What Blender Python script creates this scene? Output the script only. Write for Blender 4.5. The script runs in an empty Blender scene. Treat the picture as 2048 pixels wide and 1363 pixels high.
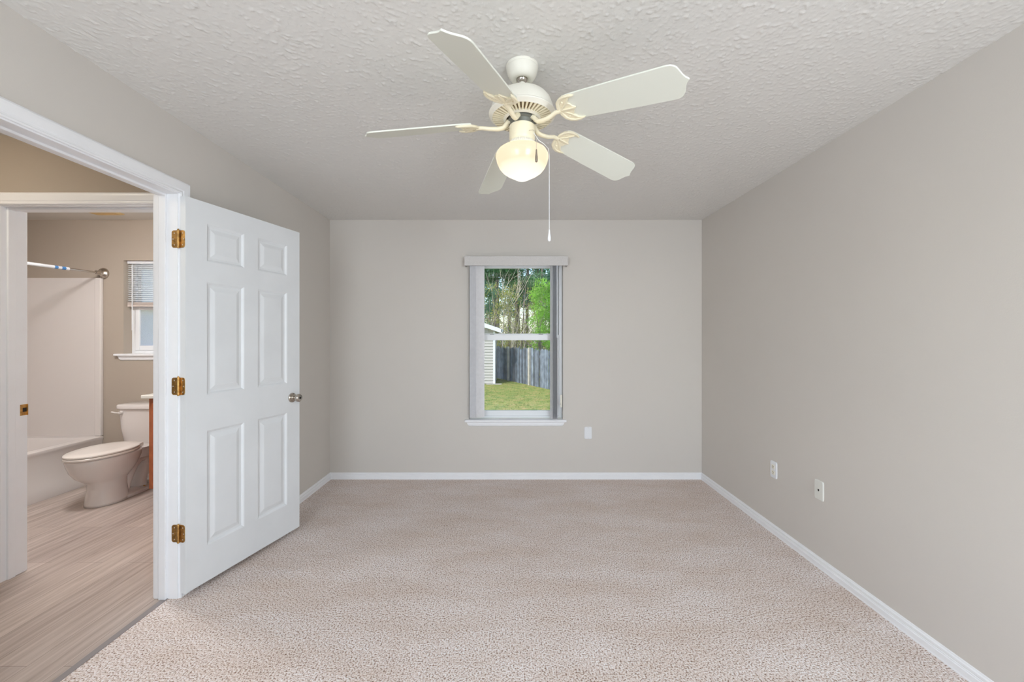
import bpy, math, random
from mathutils import Vector, Matrix
random.seed(7)
SC = bpy.context.scene
COL = SC.collection
PI = math.pi

# ------------------------------------------------------------------ camera
EH = 1.344                       # eye height
cam_d = bpy.data.cameras.new('camera'); cam = bpy.data.objects.new('camera', cam_d); COL.objects.link(cam)
cam_d.sensor_width = 36.0; cam_d.lens = 820/2048*36
cam_d.shift_x = 1.4/2048; cam_d.shift_y = -9.5/2048
cam_d.clip_start = .02; cam_d.clip_end = 300
cam.location = (0, 0, EH); cam.rotation_euler = (PI/2, 0, 0)
SC.camera = cam

# ------------------------------------------------------------------ colour management
vs = SC.view_settings
vs.view_transform = 'Standard'; vs.look = 'None'; vs.gamma = 1; vs.use_curve_mapping = False
vs.exposure = 0.0
try:
    SC.cycles.use_denoising = True
    SC.cycles.max_bounces = 10; SC.cycles.diffuse_bounces = 6; SC.cycles.transparent_max_bounces = 16
    SC.cycles.sample_clamp_indirect = 6
except Exception: pass

# ------------------------------------------------------------------ sky, sun and added fill
w = bpy.data.worlds.new('world'); SC.world = w; w.use_nodes = True
nt = w.node_tree; bg = nt.nodes['Background']
sky = nt.nodes.new('ShaderNodeTexSky'); sky.sky_type = 'NISHITA'; sky.sun_disc = False
sky.sun_elevation = math.radians(48); sky.sun_rotation = math.radians(250); sky.air_density = 1.0; sky.dust_density = 1.5
nt.links.new(sky.outputs[0], bg.inputs[0]); bg.inputs[1].default_value = 0.36

def lamp(name, kind, loc, rot, energy, color, **kw):
    d = bpy.data.lights.new(name, kind); o = bpy.data.objects.new(name, d); COL.objects.link(o)
    o.location = loc; o.rotation_euler = rot; d.energy = energy; d.color = color
    for k, v in kw.items(): setattr(d, k, v)
    return o
# sun: high, from behind and to the left of the camera
lamp('sun', 'SUN', (-20, -20, 30), (math.radians(44), 0, math.radians(-36)), 2.5, (1, .95, .87), angle=math.radians(2))
# fill lights added behind the camera, set in two made-up windows
RY = -0.9
lamp('fill_left', 'AREA', (-1.17, RY-.16, 1.45), (PI/2-.12, 0, 0), 41, (.84, .93, 1.0), shape='RECTANGLE', size=.96, size_y=1.5)
lamp('fill_right', 'AREA', (1.22, RY-.16, 1.45), (PI/2-.08, 0, 0), 62, (.84, .93, 1.0), shape='RECTANGLE', size=.9, size_y=1.5)

lamp('fill_side', 'AREA', (-1.99, -.36, 1.4), (PI/2, 0, -PI/2), 11, (.84, .93, 1.0), shape='RECTANGLE', size=.72, size_y=1.4)  # side fill added to brighten the right wall

# ------------------------------------------------------------------ materials
def lin(c):
    return tuple(((v/255)/12.92 if v/255 <= .04045 else ((v/255+.055)/1.055)**2.4) for v in c)
def mat(name, rgb, rough=.6, metal=0.0, spec=.5, noise=None, bump=None, coat=0):
    """noise=(scale, amount) colour mottling; bump=(scale, strength, distance, detail)"""
    m = bpy.data.materials.new(name); m.use_nodes = True
    n = m.node_tree.nodes; l = m.node_tree.links; b = n['Principled BSDF']
    c = lin(rgb)
    b.inputs['Base Color'].default_value = (*c, 1); b.inputs['Roughness'].default_value = rough
    b.inputs['Metallic'].default_value = metal; b.inputs['Specular IOR Level'].default_value = spec
    if coat: b.inputs['Coat Weight'].default_value = coat; b.inputs['Coat Roughness'].default_value = .05
    tc = n.new('ShaderNodeTexCoord')
    if noise:
        t = n.new('ShaderNodeTexNoise'); t.inputs['Scale'].default_value = noise[0]; t.inputs['Detail'].default_value = 4
        l.new(tc.outputs['Object'], t.inputs['Vector'])
        r = n.new('ShaderNodeValToRGB')
        r.color_ramp.elements[0].position = .3; r.color_ramp.elements[1].position = .7
        r.color_ramp.elements[0].color = (*[v*(1-noise[1]) for v in c], 1)
        r.color_ramp.elements[1].color = (*[min(1, v*(1+noise[1])) for v in c], 1)
        l.new(t.outputs['Fac'], r.inputs[0]); l.new(r.outputs[0], b.inputs['Base Color'])
    if bump:
        t = n.new('ShaderNodeTexNoise'); t.inputs['Scale'].default_value = bump[0]; t.inputs['Detail'].default_value = bump[3] if len(bump) > 3 else 3
        l.new(tc.outputs['Object'], t.inputs['Vector'])
        bp = n.new('ShaderNodeBump'); bp.inputs['Strength'].default_value = bump[1]; bp.inputs['Distance'].default_value = bump[2]
        l.new(t.outputs['Fac'], bp.inputs['Height']); l.new(bp.outputs[0], b.inputs['Normal'])
    return m

M = {}
M['wall'] = mat('wall_paint', (210, 205, 199), .75, spec=.3, noise=(1.3, .015), bump=(160, .12, .002, 4))
M['bath_wall'] = mat('bath_wall_paint', (178, 167, 154), .8, spec=.3, bump=(260, .35, .002, 4))
M['bath_ceiling'] = mat('bath_ceiling_paint', (205, 200, 193), .85)
M['trim'] = mat('white_trim_paint', (240, 241, 244), .35, spec=.4, noise=(9, .012))
M['door'] = mat('white_door_paint', (226, 229, 232), .42, spec=.4, noise=(5, .025), bump=(70, .06, .001, 3))
M['vinyl_white'] = mat('white_vinyl', (238, 241, 244), .35)
M['blind'] = mat('blind_vane_plastic', (240, 240, 243), .5, noise=(40, .03))
M['valance'] = mat('valance_plastic', (205, 202, 200), .5, noise=(160, .06))
M['fan'] = mat('fan_cream_enamel', (232, 229, 218), .4, spec=.4)
M['fan_blade'] = mat('fan_blade_white', (226, 228, 218), .5, spec=.3)
M['iron'] = mat('fan_iron_cream', (238, 230, 204), .35)
M['slot'] = mat('fan_slot_tan', (120, 100, 72), .8)
M['motor'] = mat('motor_grey', (120, 122, 116), .5, metal=.3)
M['nickel'] = mat('satin_nickel', (188, 180, 170), .25, metal=1)
M['chrome'] = mat('brushed_chrome', (200, 195, 188), .18, metal=1)
M['brass'] = mat('aged_brass', (196, 156, 96), .32, metal=.9, noise=(60, .35))
M['screw'] = mat('pale_screw', (215, 205, 190), .4, metal=.6)
M['dark'] = mat('dark_slot', (40, 34, 30), .8)
M['plate'] = mat('wall_plate_white', (232, 234, 238), .35)
M['ivory'] = mat('ivory_plastic', (238, 234, 220), .4)
M['plate_almond'] = mat('wall_plate_offwhite', (226, 226, 220), .35)
M['fob_grey'] = mat('grey_fob', (130, 118, 104), .5)
M['chain'] = mat('bead_chain', (205, 195, 180), .4, metal=.3)
M['porcelain'] = mat('white_porcelain', (226, 220, 216), .12, spec=.6, coat=.4)
M['seat_plastic'] = mat('seat_plastic', (228, 220, 212), .25)
M['fiberglass'] = mat('white_fiberglass', (220, 214, 210), .28)
M['oak'] = mat('orange_oak', (178, 104, 66), .45, noise=(12, .2))
M['counter'] = mat('cultured_marble', (232, 230, 222), .2)
M['vent'] = mat('yellowed_vent_plastic', (208, 180, 130), .5)
M['transition'] = mat('grey_transition_strip', (140, 134, 134), .45)
M['label_blue'] = mat('blue_label_print', (70, 130, 190), .4)
M['label_white'] = mat('white_label_paper', (225, 226, 228), .5)
M['siding'] = mat('cream_vinyl_siding', (196, 192, 184), .55)
M['fascia'] = mat('white_fascia', (236, 240, 244), .4)
M['roof'] = mat('grey_shingle', (96, 92, 90), .9, noise=(20, .3))
M['concrete'] = mat('pale_concrete', (180, 176, 168), .9)
M['picket'] = mat('weathered_grey_wood', (120, 130, 142), .9, noise=(5, .35))
M['post'] = mat('weathered_pale_wood', (196, 190, 176), .9, noise=(7, .2))
M['bark_pine'] = mat('pine_bark', (128, 118, 110), .95, noise=(6, .35))
M['bark_bare'] = mat('bare_grey_bark', (196, 186, 166), .9, noise=(8, .2))
M['needles'] = mat('pine_needles', (88, 134, 84), .8, noise=(1.2, .35))
M['needles2'] = mat('pine_needles_bluish', (104, 150, 120), .8, noise=(1.2, .35))
M['leaf_bright'] = mat('bright_leaves', (150, 200, 80), .6, noise=(2.0, .35))
M['leaf_olive'] = mat('olive_leaves', (172, 176, 96), .8, noise=(2.5, .35))
M['brush'] = mat('grey_brush', (134, 122, 116), .9, noise=(3, .3))
def vary(m, lo, hi):     # every board weathered a little differently
    n = m.node_tree.nodes; l = m.node_tree.links; b = n['Principled BSDF']; oi = n.new('ShaderNodeObjectInfo')
    mr = n.new('ShaderNodeMapRange'); mr.inputs['To Min'].default_value = lo; mr.inputs['To Max'].default_value = hi
    l.new(oi.outputs['Random'], mr.inputs['Value']); src = b.inputs['Base Color'].links[0].from_socket
    mx = n.new('ShaderNodeMix'); mx.data_type = 'RGBA'; mx.blend_type = 'MULTIPLY'; mx.inputs[0].default_value = 1
    l.new(src, mx.inputs[6]); l.new(mr.outputs[0], mx.inputs[7]); l.new(mx.outputs[2], b.inputs['Base Color'])
vary(M['picket'], .45, 1.35)
for k, fac in (('needles', .45), ('needles2', .45), ('leaf_bright', .45), ('leaf_olive', .45), ('blind', .22)):   # thin leaves and vanes let light through
    m = M[k]; n = m.node_tree.nodes; l = m.node_tree.links
    b = n['Principled BSDF']; out = n['Material Output']
    tr = n.new('ShaderNodeBsdfTranslucent'); mx = n.new('ShaderNodeMixShader'); mx.inputs[0].default_value = fac
    src = b.inputs['Base Color'].links[0].from_socket
    l.new(src, tr.inputs['Color']); l.new(b.outputs[0], mx.inputs[1]); l.new(tr.outputs[0], mx.inputs[2]); l.new(mx.outputs[0], out.inputs['Surface'])

def glass_mat(name, tint=(1, 1, 1)):
    m = bpy.data.materials.new(name); m.use_nodes = True
    n = m.node_tree.nodes; l = m.node_tree.links; n.remove(n['Principled BSDF'])
    t = n.new('ShaderNodeBsdfTransparent'); t.inputs[0].default_value = (*tint, 1)
    g = n.new('ShaderNodeBsdfGlossy'); g.inputs['Roughness'].default_value = 0.0
    f = n.new('ShaderNodeFresnel'); f.inputs[0].default_value = 1.5
    mx = n.new('ShaderNodeMixShader')
    l.new(f.outputs[0], mx.inputs[0]); l.new(t.outputs[0], mx.inputs[1]); l.new(g.outputs[0], mx.inputs[2])
    l.new(mx.outputs[0], n['Material Output'].inputs['Surface'])
    return m
M['glass'] = glass_mat('clear_glass', (.97, .98, .98))
def frosted():
    m = bpy.data.materials.new('obscured_glass'); m.use_nodes = True
    n = m.node_tree.nodes; l = m.node_tree.links; n.remove(n['Principled BSDF'])
    t = n.new('ShaderNodeBsdfTranslucent'); t.inputs[0].default_value = (1, .96, .98, 1)
    g = n.new('ShaderNodeBsdfGlossy'); g.inputs['Roughness'].default_value = .35
    mx = n.new('ShaderNodeMixShader'); mx.inputs[0].default_value = .08
    no = n.new('ShaderNodeTexNoise'); no.inputs['Scale'].default_value = 90
    bp = n.new('ShaderNodeBump'); bp.inputs['Strength'].default_value = .8; bp.inputs['Distance'].default_value = .01
    l.new(no.outputs['Fac'], bp.inputs['Height']); l.new(bp.outputs[0], t.inputs['Normal']); l.new(bp.outputs[0], g.inputs['Normal'])
    l.new(t.outputs[0], mx.inputs[1]); l.new(g.outputs[0], mx.inputs[2]); l.new(mx.outputs[0], n['Material Output'].inputs['Surface'])
    return m
M['frosted'] = frosted()

def globe_mat():     # lit opal glass: a lamp, glows more where the bulb sits low in the globe
    m = bpy.data.materials.new('lit_opal_glass'); m.use_nodes = True
    n = m.node_tree.nodes; l = m.node_tree.links; b = n['Principled BSDF']
    b.inputs['Base Color'].default_value = (.12, .11, .1, 1); b.inputs['Roughness'].default_value = .2
    tc = n.new('ShaderNodeTexCoord'); s = n.new('ShaderNodeSeparateXYZ'); r = n.new('ShaderNodeValToRGB')
    mr = n.new('ShaderNodeMapRange')
    mr.inputs['From Min'].default_value = -.468; mr.inputs['From Max'].default_value = -.325
    l.new(tc.outputs['Object'], s.inputs[0]); l.new(s.outputs['Z'], mr.inputs['Value']); l.new(mr.outputs[0], r.inputs[0])
    e = r.color_ramp.elements
    e[0].position = 0; e[0].color = (1, .97, .86, 1); e[1].position = 1; e[1].color = (.86, .70, .47, 1)
    k = e.new(.26); k.color = (.96, .86, .66, 1); k = e.new(.42); k.color = (.83, .67, .44, 1)
    l.new(r.outputs[0], b.inputs['Emission Color']); b.inputs['Emission Strength'].default_value = 1.15
    return m
M['globe'] = globe_mat()

def ceiling_mat():   # sprayed knock-down texture
    m = mat('textured_ceiling', (223, 221, 218), .5, spec=.5)
    n = m.node_tree.nodes; l = m.node_tree.links; b = n['Principled BSDF']; tc = n['Texture Coordinate']
    a = n.new('ShaderNodeTexNoise'); a.inputs['Scale'].default_value = 78; a.inputs['Detail'].default_value = 2.0; a.inputs['Distortion'].default_value = .2
    v = n.new('ShaderNodeTexVoronoi'); v.inputs['Scale'].default_value = 110; v.inputs['Randomness'].default_value = 1
    l.new(tc.outputs['Object'], a.inputs['Vector']); l.new(tc.outputs['Object'], v.inputs['Vector'])
    r = n.new('ShaderNodeValToRGB'); r.color_ramp.elements[0].position = .52; r.color_ramp.elements[1].position = .80; r.color_ramp.interpolation = 'EASE'
    l.new(a.outputs['Fac'], r.inputs[0])
    sb = n.new('ShaderNodeMath'); sb.operation = 'MULTIPLY_ADD'; sb.inputs[1].default_value = -.12
    l.new(v.outputs['Distance'], sb.inputs[0]); l.new(r.outputs[0], sb.inputs[2])
    bp = n.new('ShaderNodeBump'); bp.inputs['Strength'].default_value = .25; bp.inputs['Distance'].default_value = .0015
    l.new(sb.outputs[0], bp.inputs['Height']); l.new(bp.outputs[0], b.inputs['Normal'])
    return m
M['ceiling'] = ceiling_mat()

def carpet_mat():
    m = mat('beige_carpet', (196, 178, 164), .95, spec=.1)
    n = m.node_tree.nodes; l = m.node_tree.links; b = n['Principled BSDF']; tc = n['Texture Coordinate']
    a = n.new('ShaderNodeTexNoise'); a.inputs['Scale'].default_value = 140; a.inputs['Detail'].default_value = 3; a.inputs['Roughness'].default_value = .6
    l.new(tc.outputs['Object'], a.inputs['Vector'])
    r = n.new('ShaderNodeValToRGB'); e = r.color_ramp.elements
    e[0].position = .35; e[0].color = (*lin((136, 110, 92)), 1)
    e[1].position = .61; e[1].color = (*lin((252, 249, 250)), 1)
    k = e.new(.47); k.color = (*lin((232, 216, 208)), 1)
    l.new(a.outputs['Fac'], r.inputs[0])
    # broad vacuum and foot marks in the pile
    g = n.new('ShaderNodeTexNoise'); g.inputs['Scale'].default_value = 1.5; g.inputs['Detail'].default_value = 6; g.inputs['Roughness'].default_value = .7
    mpv = n.new('ShaderNodeMapping'); mpv.inputs['Scale'].default_value = (1, 2.6, 1); mpv.inputs['Rotation'].default_value = (0, 0, .35)
    l.new(tc.outputs['Object'], mpv.inputs['Vector']); l.new(mpv.outputs[0], g.inputs['Vector'])
    r2 = n.new('ShaderNodeValToRGB'); r2.color_ramp.elements[0].position = .35; r2.color_ramp.elements[1].position = .62
    r2.color_ramp.elements[0].color = (.88, .83, .78, 1); r2.color_ramp.elements[1].color = (1, 1, 1, 1)
    l.new(g.outputs['Fac'], r2.inputs[0])
    mx = n.new('ShaderNodeMix'); mx.data_type = 'RGBA'; mx.blend_type = 'MULTIPLY'; mx.inputs[0].default_value = 1
    l.new(r.outputs[0], mx.inputs[6]); l.new(r2.outputs[0], mx.inputs[7]); l.new(mx.outputs[2], b.inputs['Base Color'])
    bp = n.new('ShaderNodeBump'); bp.inputs['Strength'].default_value = .9; bp.inputs['Distance'].default_value = .008
    l.new(a.outputs['Fac'], bp.inputs['Height']); l.new(bp.outputs[0], b.inputs['Normal'])
    return m
M['carpet'] = carpet_mat()

def plank_mat():
    m = mat('grey_oak_vinyl_plank', (168, 148, 134), .42, spec=.4)
    n = m.node_tree.nodes; l = m.node_tree.links; b = n['Principled BSDF']; tc = n['Texture Coordinate']
    mp = n.new('ShaderNodeMapping'); mp.inputs['Rotation'].default_value = (0, 0, PI/2)
    l.new(tc.outputs['Object'], mp.inputs['Vector'])
    br = n.new('ShaderNodeTexBrick'); br.inputs['Scale'].default_value = 1
    br.inputs['Brick Width'].default_value = 1.22; br.inputs['Row Height'].default_value = .152
    br.inputs['Mortar Size'].default_value = .0009; br.offset = .37
    br.inputs['Color1'].default_value = (*lin((200, 187, 179)), 1); br.inputs['Color2'].default_value = (*lin((186, 173, 166)), 1)
    br.inputs['Mortar'].default_value = (*lin((118, 102, 92)), 1)
    l.new(mp.outputs[0], br.inputs['Vector'])
    m2 = n.new('ShaderNodeMapping'); m2.inputs['Scale'].default_value = (26, 1.3, 1)
    l.new(tc.outputs['Object'], m2.inputs['Vector'])
    g = n.new('ShaderNodeTexNoise'); g.inputs['Scale'].default_value = 1.6; g.inputs['Detail'].default_value = 6; g.inputs['Roughness'].default_value = .62; g.inputs['Distortion'].default_value = .5
    l.new(m2.outputs[0], g.inputs['Vector'])
    r = n.new('ShaderNodeValToRGB'); r.color_ramp.elements[0].position = .30; r.color_ramp.elements[1].position = .66
    r.color_ramp.elements[0].color = (.66, .62, .58, 1); r.color_ramp.elements[1].color = (1.08, 1.08, 1.08, 1)
    l.new(g.outputs['Fac'], r.inputs[0])
    mx = n.new('ShaderNodeMix'); mx.data_type = 'RGBA'; mx.blend_type = 'MULTIPLY'; mx.inputs[0].default_value = 1
    l.new(br.outputs['Color'], mx.inputs[6]); l.new(r.outputs[0], mx.inputs[7]); l.new(mx.outputs[2], b.inputs['Base Color'])
    return m
M['plank'] = plank_mat()

def grass_mat():
    m = mat('patchy_lawn', (150, 165, 96), .95, spec=.1)
    n = m.node_tree.nodes; l = m.node_tree.links; b = n['Principled BSDF']; tc = n['Texture Coordinate']
    a = n.new('ShaderNodeTexNoise'); a.inputs['Scale'].default_value = 3.6; a.inputs['Detail'].default_value = 8; a.inputs['Roughness'].default_value = .75
    l.new(tc.outputs['Object'], a.inputs['Vector'])
    r = n.new('ShaderNodeValToRGB'); e = r.color_ramp.elements
    e[0].position = .32; e[0].color = (*lin((84, 122, 56)), 1)
    e[1].position = .68; e[1].color = (*lin((186, 160, 112)), 1)
    k = e.new(.5); k.color = (*lin((144, 150, 82)), 1)
    l.new(a.outputs['Fac'], r.inputs[0]); l.new(r.outputs[0], b.inputs['Base Color'])
    return m
M['grass'] = grass_mat()

# ------------------------------------------------------------------ mesh helpers
class MB:
    def __init__(s): s.v = []; s.f = []
    def add(s, vs_, fs):
        o = len(s.v); s.v += [tuple(p) for p in vs_]; s.f += [tuple(i+o for i in f) for f in fs]; return s
    def box(s, x0, x1, y0, y1, z0, z1, T=None):
        p = [(x, y, z) for z in (z0, z1) for y in (y0, y1) for x in (x0, x1)]
        if T: p = [T @ Vector(q) for q in p]
        return s.add(p, [(0, 2, 3, 1), (4, 5, 7, 6), (0, 1, 5, 4), (2, 6, 7, 3), (0, 4, 6, 2), (1, 3, 7, 5)])
    def rings(s, R, closed=True, cap0=False, cap1=False):
        n = len(R[0]); vs_ = [p for r in R for p in r]; fs = []
        for i in range(len(R)-1):
            for j in range(n if closed else n-1):
                a = i*n+j; b = i*n+(j+1) % n
                fs.append((a, b, b+n, a+n))
        if cap0: fs.append(tuple(range(n-1, -1, -1)))
        if cap1: fs.append(tuple((len(R)-1)*n+j for j in range(n)))
        return s.add(vs_, fs)
    def lathe(s, prof, c=(0, 0, 0), n=32, T=None):
        R = []
        for r, z in prof:
            ring = [Vector((c[0]+r*math.cos(2*PI*k/n), c[1]+r*math.sin(2*PI*k/n), c[2]+z)) for k in range(n)]
            if T: ring = [T @ p for p in ring]
            R.append(ring)
        return s.rings(R, True, True, True)
    def tube(s, pts, rad, n=10, flat=1.0):
        pts = [Vector(p) for p in pts]; R = []
        for i, p in enumerate(pts):
            d = (pts[min(i+1, len(pts)-1)]-pts[max(i-1, 0)]).normalized()
            up = Vector((0, 0, 1)) if abs(d.z) < .9 else Vector((0, 1, 0))
            a = d.cross(up).normalized(); b = a.cross(d).normalized()
            r = rad[i] if isinstance(rad, (list, tuple)) else rad
            R.append([p + a*r*math.cos(2*PI*k/n) + b*r*flat*math.sin(2*PI*k/n) for k in range(n)])
        return s.rings(R, True, True, True)
    def prism(s, outline, z0, z1, T=None):   # outline in xy
        n = len(outline)
        p = [(x, y, z0) for x, y in outline]+[(x, y, z1) for x, y in outline]
        if T: p = [T @ Vector(q) for q in p]
        return s.add(p, [tuple(range(n-1, -1, -1)), tuple(range(n, 2*n))]+[(i, (i+1) % n, n+(i+1) % n, n+i) for i in range(n)])
    def quad(s, a, b, c, d): return s.add([a, b, c, d], [(0, 1, 2, 3)])
    def build(s, name, material, parent=None, smooth=False, bevel=0, seg=2, sub=0, loc=None):
        me = bpy.data.meshes.new(name)
        v = s.v
        if loc is not None: v = [(p[0]-loc[0], p[1]-loc[1], p[2]-loc[2]) for p in v]
        me.from_pydata(v, [], s.f); me.validate(); me.update()
        if smooth:
            for p in me.polygons: p.use_smooth = True
        me.materials.append(material)
        o = bpy.data.objects.new(name, me); COL.objects.link(o)
        if loc is not None: o.location = loc
        if bevel:
            b = o.modifiers.new('bevel', 'BEVEL'); b.width = bevel; b.segments = seg; b.limit_method = 'ANGLE'; b.angle_limit = math.radians(35)
        if sub:
            b = o.modifiers.new('sub', 'SUBSURF'); b.levels = sub; b.render_levels = sub
        if smooth == 'auto':
            e = o.modifiers.new('edge', 'EDGE_SPLIT'); e.split_angle = math.radians(38)
        if parent is not None:
            o.parent = parent; o.matrix_parent_inverse = parent.matrix_world.inverted()
        return o

def thing(name, label, cat, loc=(0, 0, 0), rz=0, group=None):
    o = bpy.data.objects.new(name, None); COL.objects.link(o)
    o.empty_display_size = .05
    o.matrix_world = Matrix.Translation(loc) @ Matrix.Rotation(rz, 4, 'Z')
    o['label'] = label; o['category'] = cat
    if group: o['group'] = group
    return o
def tag(o, label=None, cat=None, group=None, kind=None):
    for k, v in (('label', label), ('category', cat), ('group', group), ('kind', kind)):
        if v: o[k] = v
    return o
def struct(o, label=None):
    o['kind'] = 'structure'
    if label: o['label'] = label
    return o
def sgrp(name, label=None, loc=(0, 0, 0)):
    o = bpy.data.objects.new(name, None); COL.objects.link(o); o.matrix_world = Matrix.Translation(loc)
    o['kind'] = 'structure'
    if label: o['label'] = label
    return o
def supe(n, hx, hy, cx, cy, p=2.0, z=None):
    out = []
    for k in range(n):
        t = 2*PI*k/n; c, s_ = math.cos(t), math.sin(t)
        x = cx+hx*math.copysign(abs(c)**(2/p), c); y = cy+hy*math.copysign(abs(s_)**(2/p), s_)
        out.append((x, y) if z is None else (x, y, z))
    return out

# ------------------------------------------------------------------ room measures
XL, XR, YF = -1.7094, 1.7942, 3.8625
CZ = 2.439
WT = .12
XH = XL-WT                   # hall side of the left wall
DY0, DY1, DZ = 1.31, 2.10, 2.072   # bedroom doorway between jamb faces
XB = -4.62                   # far side of the bathroom
BY0, BY1 = 2.235, 2.355      # wall between hall and bathroom
BX0, BX1, BZ = -2.786, -1.925, 2.054
WX0, WX1, WZ0, WZ1 = -.3985, .487, .562, 2.06
BWX0, BWX1, BWZ0, BWZ1 = -3.653, -2.75, 1.179, 2.06
JT = .018
def czoff(x, y): return .0100*(YF-y)*(XR-x)/(XR-XL)

def wall_y(mb, x0, x1, y0, y1, z1, holes):      # wall along X between y0..y1 with rectangular holes (xa, xb, za, zb)
    xs = x0
    for (a, b, za, zb) in sorted(holes):
        mb.box(xs, a, y0, y1, -.02, z1)
        if za > 0: mb.box(a, b, y0, y1, -.02, za)
        mb.box(a, b, y0, y1, zb, z1); xs = b
    mb.box(xs, x1, y0, y1, -.02, z1)
ZT = 2.52
mb = MB(); mb.box(XH, XL, RY, -.72, -.02, ZT); mb.box(XH, XL, -.72, 0, -.02, .7); mb.box(XH, XL, -.72, 0, 2.1, ZT); mb.box(XH, XL, 0, DY0-JT, -.02, ZT); mb.box(XH, XL, DY0-JT, DY1+JT, DZ+JT, ZT); mb.box(XH, XL, DY1+JT, YF, -.02, ZT)
struct(mb.build('wall_left', M['wall']), 'greige painted wall with the open doorway')
mb = MB(); mb.box(XR, XR+.12, RY, YF, -.02, ZT); struct(mb.build('wall_right', M['wall']), 'greige painted wall holding two wall plates')
mb = MB(); wall_y(mb, XH+.0005, XR+.12, YF, YF+.14, ZT, [(WX0, WX1, WZ0-.02, WZ1)])
struct(mb.build('wall_far', M['wall']), 'greige painted end wall around the garden window')
mb = MB(); wall_y(mb, XB-.12, XH, YF, YF+.14, ZT, [(BWX0, BWX1, BWZ0-.02, BWZ1)])
struct(mb.build('wall_bathroom_far', M['bath_wall']), 'taupe bathroom wall behind the toilet')
mb = MB(); mb.box(XB-.12, XB, BY0, YF, -.02, ZT); struct(mb.build('wall_bathroom_left', M['bath_wall']))
mb = MB(); wall_y(mb, XB, XH, BY0, BY1, ZT, [(BX0-JT, BX1+JT, -1, BZ+JT)])
struct(mb.build('wall_hall', M['bath_wall']), 'tan hall wall above the bathroom doorway')
mb = MB(); mb.box(-3.3, -3.2, .3, BY0, -.02, ZT); struct(mb.build('wall_hall_left', M['bath_wall']))
mb = MB(); mb.box(-3.2, XH, .2, .3, -.02, ZT); struct(mb.build('wall_hall_near', M['bath_wall']))
# unseen wall behind the camera with two window openings added for fill
mb = MB(); wall_y(mb, XH, XR+.12, RY-.12, RY, ZT, [(-1.65, -.69, .7, 2.2), (.77, 1.67, .7, 2.2)])
struct(mb.build('wall_near', M['wall']))
for i, (a, b) in enumerate(((-1.65, -.69), (.77, 1.67))):
    mb = MB()
    for (x0, x1, z0, z1) in ((a, a+.04, .7, 2.2), (b-.04, b, .7, 2.2), (a, b, .7, .74), (a, b, 2.16, 2.2), (a, b, 1.43, 1.47)):
        mb.box(x0, x1, RY-.09, RY-.05, z0, z1)
    struct(mb.build('window_%d' % (3+i), M['vinyl_white']))  # unseen frames added around the rear fill lights

mb = MB()
for (y0, y1, z0, z1) in ((-.72, -.68, .7, 2.1), (-.04, 0, .7, 2.1), (-.68, -.04, .7, .74), (-.68, -.04, 2.06, 2.1), (-.68, -.04, 1.38, 1.42)): mb.box(XH+.03, XH+.07, y0, y1, z0, z1)
struct(mb.build('window_5', M['vinyl_white']))  # unseen window made up to carry the side fill

# bedroom ceiling: one slightly uneven slab
import numpy as np
X0, X1, Y0, Y1 = XL-.02, XR+.02, RY-.02, YF+.02
st_ = .0052; nx = int((X1-X0)/st_)+1; nf = int((Y1-.6)/st_)+1; ny = nf+110
rng = np.random.default_rng(3)
fx = np.fft.fftfreq(nx)[:, None]; fy = np.fft.fftfreq(ny)[None, :]
def smooth_noise(sig):       # blurred white noise, sigma in metres
    k = np.exp(-2*(np.pi*sig/st_)**2*(fx**2+fy**2)); h = np.fft.ifft2(np.fft.fft2(rng.normal(size=(nx, ny)))*k).real
    return h/h.std()
blob = np.clip(smooth_noise(.0029)-.55, 0, 1.7)*.0019
gx = np.linspace(X0, X1, nx); gy = np.concatenate([np.linspace(Y0, .6, 110, endpoint=False), np.linspace(.6, Y1, nf)]); GX, GY = np.meshgrid(gx, gy, indexing='ij')
Zc = CZ+.0100*(YF-GY)*(XR-GX)/(XR-XL)-blob
cvs = np.stack([GX, GY, Zc], -1).reshape(-1, 3).astype('f')
ii = (np.arange(nx-1)[:, None]*ny+np.arange(ny-1)[None, :]).ravel()
qf = np.stack([ii, ii+1, ii+ny+1, ii+ny], 1).astype('i')        # wound to face the room below
me = bpy.data.meshes.new('ceiling'); me.vertices.add(len(cvs)); me.vertices.foreach_set('co', cvs.ravel())
me.loops.add(qf.size); me.loops.foreach_set('vertex_index', qf.ravel()); me.polygons.add(len(qf))
me.polygons.foreach_set('loop_start', np.arange(0, qf.size, 4, dtype='i')); me.polygons.foreach_set('use_smooth', np.ones(len(qf), dtype=bool))
me.update(calc_edges=True); me.validate(); me.materials.append(M['ceiling'])
ceil_o = bpy.data.objects.new('ceiling', me); COL.objects.link(ceil_o); struct(ceil_o, 'pale ceiling with sprayed knock-down texture')
mb = MB(); mb.box(XH, XR+.12, RY-.12, YF+.14, CZ+.06, CZ+.3); struct(mb.build('ceiling_roof_deck', M['bath_ceiling']))
mb = MB(); mb.box(XB-.12, XH, .2, YF+.14, CZ, CZ+.3); struct(mb.build('ceiling_bathroom', M['bath_ceiling']), 'plain bathroom and hall ceiling')
XC = -1.757
mb = MB(); mb.box(XC, XR+.1, RY-.1, YF+.1, -.05, 0.0); struct(mb.build('floor', M['carpet']), 'speckled beige carpet')
mb = MB(); mb.box(XB-.1, XC-.03, .2, YF+.1, -.05, -.001); struct(mb.build('floor_hall', M['plank']), 'grey-brown wood-look plank floor of hall and bathroom')
mb = MB(); mb.box(XC-.03, XC, DY0, DY1, -.05, .002); struct(mb.build('trim_1', M['transition']), 'grey transition strip between carpet and planks')

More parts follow.
